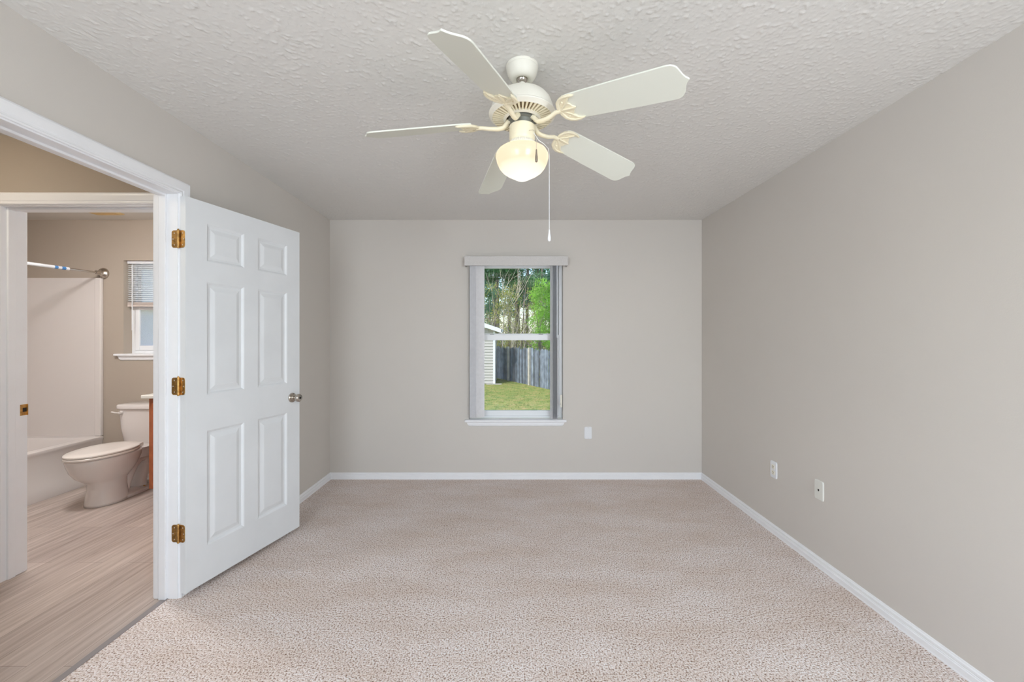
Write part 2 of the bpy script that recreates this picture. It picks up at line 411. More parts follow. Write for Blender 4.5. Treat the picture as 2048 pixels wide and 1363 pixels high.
# baseboards: moulded profile swept along straight runs
BPROF = [(0, 0), (.0145, 0), (.0145, .005), (.0125, .007), (.0125, .029), (.0095, .032), (.0095, .036), (.0070, .038), (.0085, .042), (.0085, .050), (.0045, .055), (.004, .059), (0, .061)]
def baseboard(name, p0, p1, nrm, m0=0, m1=0, k=1.0):
    p0, p1, nrm = Vector((*p0, 0)), Vector((*p1, 0)), Vector((*nrm, 0)); d = (p1-p0).normalized(); mb = MB()
    R = [[p + nrm*t*1.0 + d*(s_*t) + Vector((0, 0, z*k)) for t, z in BPROF] for p, s_ in ((p0, m0), (p1, -m1))]
    mb.rings(R, True, True, True)
    return struct(mb.build(name, M['trim']), 'low white moulded baseboard')
baseboard('baseboard_far', (XL, YF), (XR, YF), (0, -1), 1, 1)
baseboard('baseboard_right', (XR, RY), (XR, YF), (-1, 0), 0, 1)
baseboard('baseboard_left', (XL, DY1+.085), (XL, YF), (1, 0), 0, 1)
baseboard('baseboard_near', (XL, RY), (XR, RY), (0, 1), 1, 1)
baseboard('baseboard_bathroom', (-3.83, YF), (XH, YF), (0, -1), 0, 0, 1.4)
baseboard('baseboard_hall', (-3.2, .3), (-3.2, BY0), (1, 0), 0, 0, 1.2)

# ------------------------------------------------------------------ door casings and jambs
CPROF = [(0, 0), (0, .010), (.006, .013), (.010, .010), (.016, .010), (.020, .013), (.046, .016), (.056, .016), (.060, .013), (.064, .010), (.064, 0)]
def casing(mb, T, a0, a1, ztop, prof=CPROF):
    """T(a, t, z): a along the wall, t out of the wall"""
    R = []
    R.append([T(a0-a, t, 0) for a, t in prof]); R.append([T(a0-a, t, ztop+a) for a, t in prof])
    R.append([T(a1+a, t, ztop+a) for a, t in prof]); R.append([T(a1+a, t, 0) for a, t in prof])
    mb.rings(R, True, True, True)
trim2 = sgrp('trim_2', 'white moulded frame of the bedroom doorway')
mb = MB(); casing(mb, lambda a, t, z: (XL+t, a, z), DY0-.006, DY1+.006, DZ+.006); mb.build('casing', M['trim'], trim2)
mb = MB(); casing(mb, lambda a, t, z: (XH-t, a, z), DY0-.006, DY1+.006, DZ+.006); mb.build('casing', M['trim'], trim2)
mb = MB(); mb.box(XH, XL, DY1, DY1+JT, 0, DZ+JT); mb.box(XH, XL, DY0-JT, DY0, 0, DZ+JT); mb.box(XH, XL, DY0, DY1, DZ, DZ+JT)
mb.build('jamb', M['trim'], trim2)
mb = MB(); xs0, xs1 = -1.800, -1.764
mb.box(xs0, xs1, DY1-.011, DY1, 0, DZ); mb.box(xs0, xs1, DY0, DY0+.011, 0, DZ); mb.box(xs0, xs1, DY0+.011, DY1-.011, DZ-.011, DZ)
mb.build('door_stop', M['trim'], trim2, bevel=.002)
trim3 = sgrp('trim_3', 'white moulded frame of the bathroom doorway')
mb = MB(); casing(mb, lambda a, t, z: (a, BY0-t, z), BX0-.006, BX1+.006, BZ+.006); mb.build('casing', M['trim'], trim3)
mb = MB(); casing(mb, lambda a, t, z: (a, BY1+t, z), BX0-.006, BX1+.006, BZ+.006); mb.build('casing', M['trim'], trim3)
mb = MB(); mb.box(BX0-JT, BX0, BY0, BY1, 0, BZ+JT); mb.box(BX1, BX1+JT, BY0, BY1, 0, BZ+JT); mb.box(BX0, BX1, BY0, BY1, BZ, BZ+JT)
mb.build('jamb', M['trim'], trim3)
mb = MB(); mb.box(BX0, BX0+.011, 2.262, 2.297, 0, BZ); mb.box(BX1-.011, BX1, 2.262, 2.297, 0, BZ); mb.box(BX0+.011, BX1-.011, 2.262, 2.297, BZ-.011, BZ)
mb.build('door_stop', M['trim'], trim3, bevel=.002)
sp = MB()
for a in ((2.325, 2.3545, .893, .912), (2.325, 2.3545, .936, .955), (2.325, 2.336, .912, .936)):
    sp.box(BX0, BX0+.0018, *a)
sp.box(BX0, BX0+.008, 2.3545, 2.358, .893, .955)
st = sp.build('strike_plate', M['brass'], trim3)
mb = MB(); mb.box(BX0, BX0+.0008, 2.336, 2.3545, .912, .936); mb.build('latch_hole', M['dark'], trim3)

# ------------------------------------------------------------------ the open six-panel door
Ph = Vector((-1.662, 2.0917, 0)); Pf = Vector((-1.4645, 2.835, 0)); DW = (Pf-Ph).length
du = (Pf-Ph).normalized(); dn = Vector((du.y, -du.x, 0))       # outward normal of the face we see
DT = Matrix(((du.x, dn.x, 0, Ph.x), (du.y, dn.y, 0, Ph.y), (0, 0, 1, 0), (0, 0, 0, 1)))   # local (u, n, z)
door = sgrp('door_1', 'white six-panel door standing open into the bedroom', loc=(Ph.x, Ph.y, 0))
TH = .035; DZ0, DZ1 = .030, 2.060
us = [0, .112, .338, .432, .660, DW]; zs = [DZ0, .2225, .837, 1.030, 1.634, 1.746, 1.948, DZ1]
holes = {(1, 1), (3, 1), (1, 3), (3, 3), (1, 5), (3, 5)}
mb = MB()
for side in (0, 1):
    n0 = 0 if side == 0 else -TH; sg = -1 if side == 0 else 1
    for i in range(5):
        for j in range(7):
            u0, u1, z0, z1 = us[i], us[i+1], zs[j], zs[j+1]
            if (i, j) not in holes:
                q = [(u0, n0, z0), (u1, n0, z0), (u1, n0, z1), (u0, n0, z1)]
                mb.quad(*[DT @ Vector(p) for p in (q if side == 0 else q[::-1])])
            else:
                R = []
                for ins, dep in ((0, 0), (.006, .0035), (.012, .009), (.022, .010), (.026, .0095), (.046, .0035), (.050, .003)):
                    R.append([DT @ Vector(p) for p in ((u0+ins, n0+sg*dep, z0+ins), (u1-ins, n0+sg*dep, z0+ins), (u1-ins, n0+sg*dep, z1-ins), (u0+ins, n0+sg*dep, z1-ins))])
                mb.rings(R, True, False, True)
for (a, b) in (((0, DZ0), (DW, DZ0)), ((DW, DZ0), (DW, DZ1)), ((DW, DZ1), (0, DZ1)), ((0, DZ1), (0, DZ0))):
    mb.quad(*[DT @ Vector(p) for p in ((a[0], 0, a[1]), (a[0], -TH, a[1]), (b[0], -TH, b[1]), (b[0], 0, b[1]))])
mb.build('door_panel', M['door'], door)
# hinges
PV = DT @ Vector((-.012, -TH+.000, 0))
PV = Vector((-1.7005, 2.0965, 0))
for hz in (1.841, 1.088, .335):
    h0, h1 = hz-.0445, hz+.0445
    mb = MB()
    def rp(w0, w1, zz0, zz1, r=.012, n=5):   # rounded on the w0 side
        o = [(w1, zz0), (w1, zz1)]
        for k in range(n+1):
            t = PI/2*k/n; o.append((w0+r-r*math.sin(t), zz1-r+r*math.cos(t)))
        for k in range(n+1):
            t = PI/2*k/n; o.append((w0+r-r*math.cos(t), zz0+r-r*math.sin(t)))
        return o
    o1 = rp(-1.738, -1.7005, h0, h1)
    mb.add([(x, DY1-.0022, z) for x, z in o1]+[(x, DY1-.0002, z) for x, z in o1],
           [tuple(range(len(o1))), tuple(range(2*len(o1)-1, len(o1)-1, -1))]+[(i, (i+1) % len(o1), len(o1)+(i+1) % len(o1), len(o1)+i) for i in range(len(o1))])
    # leaf on the door's hinge edge (thickness direction)
    o2 = rp(-.004, -TH-.004, h0, h1, r=-.012)
    o2 = [(n_, z) for n_, z in [(-TH-.003, h0), (-TH-.003, h1), (-.014, h1), (-.006, h1-.004), (-.003, h1-.012), (-.003, h0+.012), (-.006, h0+.004), (-.014, h0)]]
    a = [DT @ Vector((-.0025, n_, z)) for n_, z in o2]; b = [DT @ Vector((-.0003, n_, z)) for n_, z in o2]
    mb.add(a+b, [tuple(range(len(o2))), tuple(range(2*len(o2)-1, len(o2)-1, -1))]+[(i, (i+1) % len(o2), len(o2)+(i+1) % len(o2), len(o2)+i) for i in range(len(o2))])
    hg = mb.build('hinge', M['brass'], door)
    kn = MB()
    for k in range(5): kn.lathe([(.0062, h0+.0178*k+.0006), (.0062, h0+.0178*(k+1)-.0006)], (PV.x, PV.y-.0035, 0), 14)
    kn.lathe([(.003, h0-.004), (.0045, h0-.002), (.0045, h1+.003), (.002, h1+.007)], (PV.x, PV.y-.0035, 0), 12)
    kn.build('hinge_knuckle', M['brass'], hg, smooth='auto')
    for (x, z) in ((-1.731, hz), (-1.724, hz+.03), (-1.724, hz-.03)):
        sc_ = MB(); sc_.lathe([(.0034, 0), (.0028, .0012)], (0, 0, 0), 10, T=Matrix.Translation((x, DY1-.0021, z)) @ Matrix.Rotation(PI/2, 4, 'X')); sc_.build('screw', M['screw'], hg)
    for (n_, z) in ((-.010, hz), (-.016, hz+.03), (-.016, hz-.03)):
        sc_ = MB(); sc_.lathe([(.0034, 0), (.0028, .0012)], (0, 0, 0), 10, T=DT @ Matrix.Translation((-.0024, n_, z)) @ Matrix.Rotation(-PI/2, 4, 'Y')); sc_.build('screw', M['screw'], hg)
# knobs on both faces + latch plate
def knob(T, name):
    mb = MB()
    mb.lathe([(.0325, 0), (.0325, .004), (.029, .009), (.018, .012), (.0135, .016), (.0125, .026), (.016, .032), (.0235, .040), (.0265, .050), (.0255, .060), (.020, .066), (.011, .0675), (0.004, .0665)], T=T, n=36)
    k = mb.build(name, M['nickel'], door, smooth='auto')
    c_ = MB(); c_.lathe([(.008, .0672), (.007, .069), (.0035, .069), (.003, .067)], T=T, n=20); c_.build('privacy_pin', M['dark'], k, smooth='auto')
knob(DT @ Matrix.Translation((.702, 0, .930)) @ Matrix.Rotation(-PI/2, 4, 'X'), 'door_knob')
knob(DT @ Matrix.Translation((.702, -TH, .930)) @ Matrix.Rotation(PI/2, 4, 'X'), 'door_knob')
mb = MB(); mb.box(DW, DW+.001, -.030, -.005, .90, .96, T=DT); mb.box(DW, DW+.010, -.024, -.012, .922, .938, T=DT); mb.build('latch', M['nickel'], door)

# ------------------------------------------------------------------ bedroom window
win = sgrp('window_1', 'white single-hung garden window', loc=(.044, YF, WZ0))
def frame4(mb, x0, x1, y0, y1, z0, z1, w_, wb=None, wt=None):
    wb = wb or w_; wt = wt or w_
    mb.box(x0, x0+w_, y0, y1, z0, z1); mb.box(x1-w_, x1, y0, y1, z0, z1)
    mb.box(x0+w_, x1-w_, y0, y1, z0, z0+wb); mb.box(x0+w_, x1-w_, y0, y1, z1-wt, z1)
mb = MB(); frame4(mb, WX0, WX1, YF+.065, YF+.135, WZ0, WZ1, .03, .022, .03); mb.build('window_frame', M['vinyl_white'], win, bevel=.002)
mb = MB(); frame4(mb, WX0+.03, WX1-.03, YF+.100, YF+.125, 1.32, WZ1-.03, .03, .05, .03); mb.build('upper_sash', M['vinyl_white'], win, bevel=.002)
ls = MB(); frame4(ls, WX0+.03, WX1-.03, YF+.070, YF+.098, WZ0+.022, 1.36, .036, .048, .055); lso = ls.build('lower_sash', M['vinyl_white'], win, bevel=.003)
mb = MB()
for x in (-.185, .285): mb.box(x-.02, x+.02, YF+.066, YF+.080, 1.360, 1.365)
mb.build('tilt_latch', M['motor'], lso)
mb = MB(); mb.box(WX0+.055, WX1-.055, YF+.110, YF+.114, 1.36, WZ1-.055); mb.build('window_pane', M['glass'], win)
mb = MB(); mb.box(WX0+.062, WX1-.062, YF+.082, YF+.086, .63, 1.31); mb.build('window_pane', M['glass'], win)
# stool and apron
mb = MB(); mb.box(WX0, WX1, YF-.001, YF+.065, WZ0-.02, WZ0)
mb.prism([(-.438, YF-.034), (.518, YF-.034), (.518, YF), (-.438, YF)], WZ0-.022, WZ0); sl = mb.build('window_sill', M['trim'], win, bevel=.005, seg=3)
mb = MB()
pr = [(0, 0, 0), (.016, 0, 0), (.013, -.012, .004), (.014, -.024, .008), (.009, -.038, .014), (0, -.042, .016)]
R = []
for sx, x in ((1, -.422), (-1, .503)): R.append([(x+sx*i*1.6, YF-t, WZ0-.022+z) for t, z, i in [(a[0], a[1], a[2]) for a in pr]])
mb.rings(R, True, True, True); mb.build('window_apron', M['trim'], win)

# vertical blind
vb = thing('vertical_blind', 'white vertical blind drawn to both sides of the garden window', 'blind', (.044, YF, WZ1))
VY = YF-.055
mb = MB(); mb.box(-.430, .520, VY-.050, VY-.044, 1.992, 2.078); mb.box(-.430, -.424, VY-.044, YF, 1.992, 2.078); mb.box(.514, .520, VY-.044, YF, 1.992, 2.078)
mb.build('valance', M['valance'], vb, bevel=.0015)
mb = MB(); mb.box(-.40, .49, VY-.020, VY+.020, 2.02, 2.055); mb.build('headrail', M['vinyl_white'], vb)
def vane(x, ang, z0=.590):
    mb = MB(); R = []
    for z in (z0, 2.02):
        ring = []
        for sgn in (1, -1):
            for k in range(7):
                s_ = (-1+2*k/6)*sgn*1.0; cur = .006*(1-s_*s_)
                ring.append((s_*.0445, cur+(.0006 if sgn > 0 else -.0006)))
        ca, sa = math.cos(ang), math.sin(ang)
        R.append([(x+px*ca-py*sa, VY+px*sa+py*ca, z) for px, py in ring])
    mb.rings(R, True, True, True)
    return mb.build('vane', M['blind'], vb, smooth='auto')
for k in range(7): vane(-.346+.0095*k, math.radians(32), .590)
for k in range(6): vane(.372+.0088*k, math.radians(-80), .578)
mb = MB(); mb.tube([(.4215, VY-.03, 2.02), (.4215, VY-.03, 1.33)], .004, 8); mb.build('wand', M['vinyl_white'], vb)
mb = MB(); mb.tube([(.458, VY, 2.02), (.459, VY, .70)], .0014, 6); mb.tube([(.468, VY, 2.02), (.466, VY, .70)], .0014, 6); mb.build('cord', M['vinyl_white'], vb)
mb = MB(); mb.box(.455, .470, VY-.006, VY+.008, .685, .80); mb.box(.459, .466, VY, YF+.02, .70, .72); mb.build('cord_tensioner', M['ivory'], vb, bevel=.003)

# ------------------------------------------------------------------ wall plates
def rbox(mb, hx, hz, d, T, r=.004):   # plate in local x-z, thickness toward -y
    o = supe(28, hx, hz, 0, 0, 9); o2 = [(x*(1-.0035/hx), z*(1-.0035/hz)) for x, z in o]
    mb.rings([[T @ Vector((x, 0, z)) for x, z in o], [T @ Vector((x, -d*.45, z)) for x, z in o], [T @ Vector((x, -d, z)) for x, z in o2]], True, True, True)
def plate(name, label, T, mt, kind):
    p = thing(name, label, 'wall plate', T.translation)
    mb = MB(); rbox(mb, .035, .0572, .0055, T); mb.build('cover_plate', mt, p)
    if kind == 'duplex':
        for dz in (.0195, -.0195):
            mb = MB(); rbox(mb, .0165, .0140, .0022, T @ Matrix.Translation((0, -.0055, dz))); f = mb.build('socket', M['ivory'], p)
            mb = MB()
            for (x, w_, h_, z) in ((-.0063, .0012, .0045, .003), (.0063, .0012, .0038, .003), (0, .0026, .0026, -.0065)):
                mb.box(x-w_, x+w_, -.0082, -.0076, dz+z-h_, dz+z+h_, T=T)
            mb.build('socket_slot', M['dark'], f)
        mb = MB(); mb.lathe([(.003, 0), (.0025, .001)], T=T @ Matrix.Translation((0, -.0055, 0)) @ Matrix.Rotation(PI/2, 4, 'X'), n=12); mb.build('screw', M['screw'], p)
    elif kind == 'jack':
        mb = MB(); mb.box(-.010, .010, -.0062, -.005, -.012, .010, T=T); j = mb.build('jack', M['plate_almond'], p)
        mb = MB(); mb.box(-.0055, .0055, -.0068, -.0060, -.003, .0055, T=T); mb.box(-.0025, .0025, -.0068, -.0060, -.007, -.003, T=T); mb.build('jack_opening', M['dark'], j)
    else:
        for dz in (.0485, -.0485):
            mb = MB(); mb.lathe([(.003, 0), (.0025, .001)], T=T @ Matrix.Translation((0, -.0055, dz)) @ Matrix.Rotation(PI/2, 4, 'X'), n=12)
            mb.build('screw', M['screw'], p)
        mb = MB(); mb.box(-.006, .006, -.0068, -.0050, -.006, .006, T=T); mb.build('jack', M['plate'], p)
plate('wall_outlet', 'white duplex power outlet plate on the right wall, farther from camera', Matrix.Translation((XR, 2.800, .434)) @ Matrix.Rotation(-PI/2, 4, 'Z'), M['plate'], 'duplex')
plate('phone_jack_plate', 'off-white phone jack plate with a dark opening on the right wall', Matrix.Translation((XR, 2.387, .449)) @ Matrix.Rotation(-PI/2, 4, 'Z'), M['plate_almond'], 'jack')
plate('cable_plate', 'small white plate on the far wall, right below the window', Matrix.Translation((.7226, YF, .435)), M['plate'], 'cable')

# ------------------------------------------------------------------ ceiling fan
FX, FY = .0445, 1.682
FZ = CZ+czoff(FX, FY)
fan = thing('ceiling_fan', 'cream five-blade ceiling fan with lit schoolhouse globe', 'ceiling fan', (FX, FY, FZ))
def FL(mb, prof, name, mt, par=fan, n=56, sm='auto'):
    mb = mb or MB(); mb.lathe(prof, (0, 0, 0), n)
    o = bpy.data.objects.new(name, bpy.data.meshes.new(name)); me = o.data
    me.from_pydata([tuple(p) for p in mb.v], [], mb.f); me.update()
    for p in me.polygons: p.use_smooth = True
    me.materials.append(mt); COL.objects.link(o); o.parent = par
    e = o.modifiers.new('edge', 'EDGE_SPLIT'); e.split_angle = math.radians(38)
    return o
FL(None, [(.066, 0), (.066, -.006), (.064, -.009), (.0645, -.014), (.060, -.032), (.052, -.048), (.043, -.056), (.034, -.0575), (.026, -.055), (.022, -.050)], 'canopy', M['fan'])
FL(None, [(.010, -.034), (.0215, -.042), (.0225, -.052), (.019, -.062), (.012, -.068)], 'hanger_ball', M['chrome'])
FL(None, [(.0115, -.060), (.0115, -.105)], 'downrod', M['fan'])
hs = FL(None, [(.012, -.096), (.020, -.102), (.030, -.109), (.052, -.113), (.085, -.120), (.104, -.130), (.117, -.146), (.126, -.170), (.130, -.192), (.1345, -.194), (.137, -.1975), (.1365, -.202), (.130, -.207), (.122, -.2135), (.1205, -.204), (.0785, -.210), (.077, -.2195), (.066, -.2225), (.064, -.205)], 'motor_housing', M['fan'])
mb = MB()
for k in range(44):
    Tk = Matrix.Rotation(2*PI*k/44, 4, 'Z'); hw = .0024
    mb.add([Tk @ Vector(p) for p in ((.076, -hw, -.2195), (.076, hw, -.2195), (.1225, hw*1.9, -.2135), (.1225, -hw*1.9, -.2135), (.076, -hw, -.206), (.076, hw, -.206), (.1225, hw*1.9, -.203), (.1225, -hw*1.9, -.203))],
           [(0, 1, 2, 3), (7, 6, 5, 4), (0, 4, 5, 1), (3, 2, 6, 7), (1, 5, 6, 2), (0, 3, 7, 4)])
def FB(mb, name, mt, par, sm='auto', bevel=0):
    me = bpy.data.meshes.new(name); me.from_pydata([tuple(p) for p in mb.v], [], mb.f); me.update()
    if sm:
        for p in me.polygons: p.use_smooth = True
    me.materials.append(mt); o = bpy.data.objects.new(name, me); COL.objects.link(o); o.parent = par
    if bevel:
        b = o.modifiers.new('bevel', 'BEVEL'); b.width = bevel; b.segments = 2; b.limit_method = 'ANGLE'; b.angle_limit = math.radians(35)
    if sm == 'auto':
        e = o.modifiers.new('edge', 'EDGE_SPLIT'); e.split_angle = math.radians(38)
    return o
FB(mb, 'vent_ribs', M['iron'], hs, sm=False)
mb = MB(); mb.lathe([(.078, -.2055), (.121, -.2035), (.121, -.2060), (.078, -.2115)], (0, 0, 0), 56); FB(mb, 'vent_recess', M['slot'], hs)
FL(None, [(.056, -.200), (.058, -.226), (.050, -.230), (.047, -.245), (.046, -.252)], 'flywheel', M['motor'])
FL(None, [(.046, -.246), (.0525, -.248), (.0525, -.298), (.050, -.306), (.044, -.312)], 'switch_housing', M['iron'])
mb = MB(); n = 96; R = []
for r, z in ((.040, -.308), (.048, -.310), (.0545, -.320), (.0545, -.330), (.046, -.334)):
    R.append([((r+(.0016*math.cos(PI*k) if r > .045 else 0))*math.cos(2*PI*k/n), (r+(.0016*math.cos(PI*k) if r > .045 else 0))*math.sin(2*PI*k/n), z) for k in range(n)])
mb.rings(R, True, True, True); FB(mb, 'globe_fitter', M['fan'], fan, sm=False)
gp = [(.046, -.322), (.050, -.328), (.062, -.332), (.083, -.339), (.099, -.350), (.1065, -.363), (.1075, -.376), (.103, -.394), (.094, -.414), (.082, -.429), (.064, -.442), (.045, -.452), (.030, -.461), (.018, -.4665), (.006, -.469), (0.0005, -.4692)]
FL(None, gp, 'light_globe', M['globe'])
# blades
BZf = -.243
tip = [(.588, .0690), (.602, .0690), (.613, .0672), (.622, .0630), (.629, .0560), (.6335, .0470), (.637, .0360), (.641, .0240), (.647, .0120), (.654, .0040), (.657, 0)]
out = [(.205, .050), (.215, .056), (.24, .0600), (.40, .0650)]+tip
outl = [(x, -y) for x, y in out]+[(x, y) for x, y in reversed(out[:-1])]
pitch = math.radians(-17.5)
wing = [(.180, 0), (.182, .020), (.190, .040), (.205, .0545), (.225, .0615), (.250, .0610), (.268, .0530), (.252, .0505), (.240, .0450), (.234, .0340), (.226, .0300), (.236, .0200), (.240, .0100), (.252, 0)]
wing = wing+[(x, -y) for x, y in reversed(wing[1:-1])]
for k in range(5):
    droop = .067 if k == 2 else .142
    TA = Matrix.Rotation(math.radians(33.4+72*k), 4, 'Z') @ Matrix.Translation((0, 0, BZf))
    TP = TA @ Matrix.Translation((.2, 0, 0)) @ Matrix.Rotation(droop, 4, 'Y') @ Matrix.Rotation(pitch, 4, 'X') @ Matrix.Translation((-.2, 0, 0))
    mb = MB(); mb.prism(outl, 0, .006, T=TP); bl = FB(mb, 'blade', M['fan_blade'], fan, sm=False, bevel=.0015)
    mb = MB(); zz = -.006
    P = lambda x, y, z=zz: TP @ Vector((x, y, z))
    mb.tube([TA @ Vector(p) for p in ((.044, 0, .020), (.058, 0, .016), (.067, 0, .004), (.080, 0, -.008), (.100, 0, -.012), (.135, 0, -.010))]+[P(.165, 0, -.008), P(.190, 0)], [.0125, .0125, .012, .011, .0105, .010, .0095, .010], 12, .8)
    mb.prism(wing, -.0055, -.0003, T=TP)
    for sg in (1, -1):
        arc = [(.184, 0), (.186, .018*sg), (.193, .037*sg), (.207, .0500*sg), (.225, .0565*sg), (.247, .0565*sg), (.262, .053*sg)]
        mb.tube([P(x, y) for x, y in arc], [.008, .0082, .0080, .0075, .0070, .006, .0025], 8, .6)
        mb.tube([P(x, y) for x, y in ((.192, .003*sg), (.206, .014*sg), (.222, .026*sg), (.230, .036*sg), (.242, .049*sg))], [.006, .0055, .005, .005, .003], 8, .6)
    mb.tube([P(.195, 0), (P(.220, 0)), P(.246, 0)], [.008, .0085, .004], 8, .6)
    bi = FB(mb, 'blade_iron', M['iron'], fan)
    for (x, y) in ((.210, .034), (.210, -.034), (.224, 0)):
        mb = MB(); mb.lathe([(.0045, 0), (.0035, -.003)], T=TP @ Matrix.Translation((x, y, -.0055)), n=12)
        FB(mb, 'screw', M['iron'], bi)
# pull chains
mb = MB(); mb.tube([(.026, -.044, -.284), (.040, -.080, -.300), (.050, -.104, -.318), (.051, -.1145, -.340), (.0515, -.1145, -.392)], .0011, 6)
pc = FB(mb, 'pull_chain', M['chain'], fan)
mb = MB(); mb.lathe([(.0015, 0), (.0028, -.003), (.0033, -.014), (.0052, -.030), (.0055, -.040), (.0046, -.048), (.002, -.050)], (.0515, -.1145, -.391), 16); f_ = FB(mb, 'fob', M['fob_grey'], pc)
mb = MB(); mb.tube([(.046, -.026, -.284), (.066, -.020, -.312), (.090, -.020, -.328), (.106, -.018, -.346), (.1095, -.018, -.372), (.1095, -.018, -.675)], .0012, 6)
pc = FB(mb, 'pull_chain', M['plate'], fan)
mb = MB(); mb.lathe([(.0015, 0), (.0030, -.004), (.0036, -.014), (.0062, -.032), (.0065, -.040), (.0050, -.047), (.0025, -.049)], (.1095, -.018, -.672), 16); FB(mb, 'fob', M['plate'], pc)

# ------------------------------------------------------------------ bathroom: tub, surround, rod
TX1, TX0 = -3.842, -4.60
tub = thing('bathtub', 'white alcove bathtub with a smooth apron at the back left', 'bathtub', (-4.22, 3.1, 0))
def rr(x0, x1, y0, y1, r, z, n=6):
    o = []
    for cx, cy, a in ((x1-r, y1-r, 0), (x0+r, y1-r, PI/2), (x0+r, y0+r, PI), (x1-r, y0+r, 3*PI/2)):
        for k in range(n+1): t = a+PI/2*k/n; o.append((cx+r*math.cos(t), cy+r*math.sin(t), z))
    return o
ty0, ty1 = BY1+.004, YF-.004
mb = MB()
mb.rings([rr(TX0, TX1+.010, ty0, ty1, .002, 0), rr(TX0, TX1+.010, ty0, ty1, .002, .092), rr(TX0, TX1+.004, ty0, ty1, .002, .100), rr(TX0, TX1-.006, ty0, ty1, .002, .345), rr(TX0, TX1, ty0, ty1, .002, .375),
          rr(TX0, TX1+.006, ty0, ty1, .002, .395), rr(TX0, TX1+.003, ty0, ty1, .004, .406), rr(TX0+.004, TX1-.010, ty0+.004, ty1-.004, .01, .410),
          rr(TX0+.06, TX1-.075, ty0+.08, ty1-.08, .10, .408), rr(TX0+.075, TX1-.09, ty0+.10, ty1-.10, .12, .385), rr(TX0+.10, TX1-.12, ty0+.16, ty1-.20, .14, .15), rr(TX0+.18, TX1-.18, ty0+.25, ty1-.30, .12, .09)], True, False, True)
mb.build('tub_shell', M['fiberglass'], tub, smooth='auto')
sr = MB(); zt, z0_ = 1.890, .408; tk = .022
def uprof(z, x1_=TX1-.012):
    i0, i1 = TX0-.015+tk, BY1+tk
    o = [(x1_, YF-.002, z), (x1_, YF-tk, z)]
    for k in range(9): t = PI/2+PI/2*k/8; o.append((i0+.07+.07*math.cos(t), YF-tk-.07+.07*math.sin(t), z))
    for k in range(9): t = PI+PI/2*k/8; o.append((i0+.07+.07*math.cos(t), i1+.07+.07*math.sin(t), z))
    o += [(x1_, BY1+tk, z), (x1_, BY1+.002, z), (TX0-.018, BY1+.002, z), (TX0-.018, YF-.002, z)]
    return o
sr.rings([uprof(z0_), uprof(zt)], True, True, True)
so = sr.build('tub_surround', M['fiberglass'], smooth='auto'); tag(so, 'tall plain white tub surround panels above the bathtub', 'tub surround')
mb = MB(); mb.box(TX1-.055, TX1+.004, YF-.032, YF-.001, .41, zt-.003); mb.build('edge_flange', M['fiberglass'], so, bevel=.008)
rod = thing('shower_rod', 'chrome tension shower rod with a blue and white label, above the tub', 'shower rod', (-3.837, YF, 1.933))
RA, RB = Vector((-3.837, YF-.002, 1.934)), Vector((-3.845, BY1+.002, 1.905))
at = lambda t: RA.lerp(RB, t)
mb = MB(); mb.tube([at(.008), at(.21)], .0105, 16); mb.tube([at(.20), at(.992)], .0130, 16); mb.build('rod_tube', M['chrome'], rod, smooth='auto')
for p, sg in ((RA, 1), (RB, -1)):
    mb = MB(); mb.lathe([(.052, 0), (.052, .006), (.046, .016), (.030, .026), (.024, .034), (.020, .050), (.0175, .075), (.012, .078)], T=Matrix.Translation(p) @ Matrix.Rotation(PI/2*sg, 4, 'X'), n=32)
    mb.build('flange', M['nickel'], rod, smooth='auto')
for a, b, mt in ((.203, .222, 'label_white'), (.222, .243, 'label_blue'), (.243, .262, 'label_white'), (.262, .280, 'label_blue'), (.280, .42, 'label_white')):
    mb = MB(); mb.tube([at(a), at(b)], .0136, 16); mb.build('label_band', M[mt], rod, smooth='auto')

# ------------------------------------------------------------------ toilet
TXc, TYb = -3.300, YF-.012
toi = thing('toilet', 'white two-piece toilet with its seat lid closed, under the bathroom window', 'toilet', (TXc, TYb, 0))
def egg(hw, cy, lf, lb, z, n=40):   # front (towards -y) longer than back
    o = []
    for k in range(n):
        t = 2*PI*k/n; c_, s_ = math.cos(t), math.sin(t)
        x = hw*math.copysign(abs(c_)**.92, c_)
        y = s_*lb if s_ > 0 else s_*lf
        o.append((TXc+x, TYb+cy+y, z))
    return o
mb = MB()
mb.rings([egg(.120, -.50, .150, .14, 0), egg(.118, -.50, .147, .14, .02), egg(.105, -.50, .132, .13, .12), egg(.105, -.50, .135, .13, .175), egg(.120, -.50, .165, .14, .200), egg(.148, -.50, .215, .17, .240),
          egg(.170, -.50, .250, .20, .290), egg(.183, -.49, .280, .215, .345), egg(.187, -.49, .290, .22, .380), egg(.184, -.49, .287, .22, .394), egg(.150, -.49, .25, .19, .396)], True, True, True)
mb.build('bowl', M['porcelain'], toi, smooth=True)
mb = MB()   # rear deck that carries the tank
mb.rings([supe(32, .060, .10, TXc, TYb-.22, 3, .25), supe(32, .085, .125, TXc, TYb-.20, 3, .31), supe(32, .125, .15, TXc, TYb-.20, 4, .355), supe(32, .135, .155, TXc, TYb-.195, 4, .385), supe(32, .130, .150, TXc, TYb-.195, 4, .390)], True, True, True)
mb.build('tank_deck', M['porcelain'], toi, smooth='auto')
mb = MB()
pth = [(-.40, .05), (-.385, .10), (-.355, .17), (-.315, .235), (-.265, .275), (-.215, .275), (-.185, .235), (-.190, .18), (-.215, .125), (-.235, .08), (-.235, .03), (-.235, .004)]
pth2 = []
for i in range(len(pth)-1):
    for k in range(3):
        t = k/3; pth2.append((pth[i][0]*(1-t)+pth[i+1][0]*t, pth[i][1]*(1-t)+pth[i+1][1]*t))
R = []
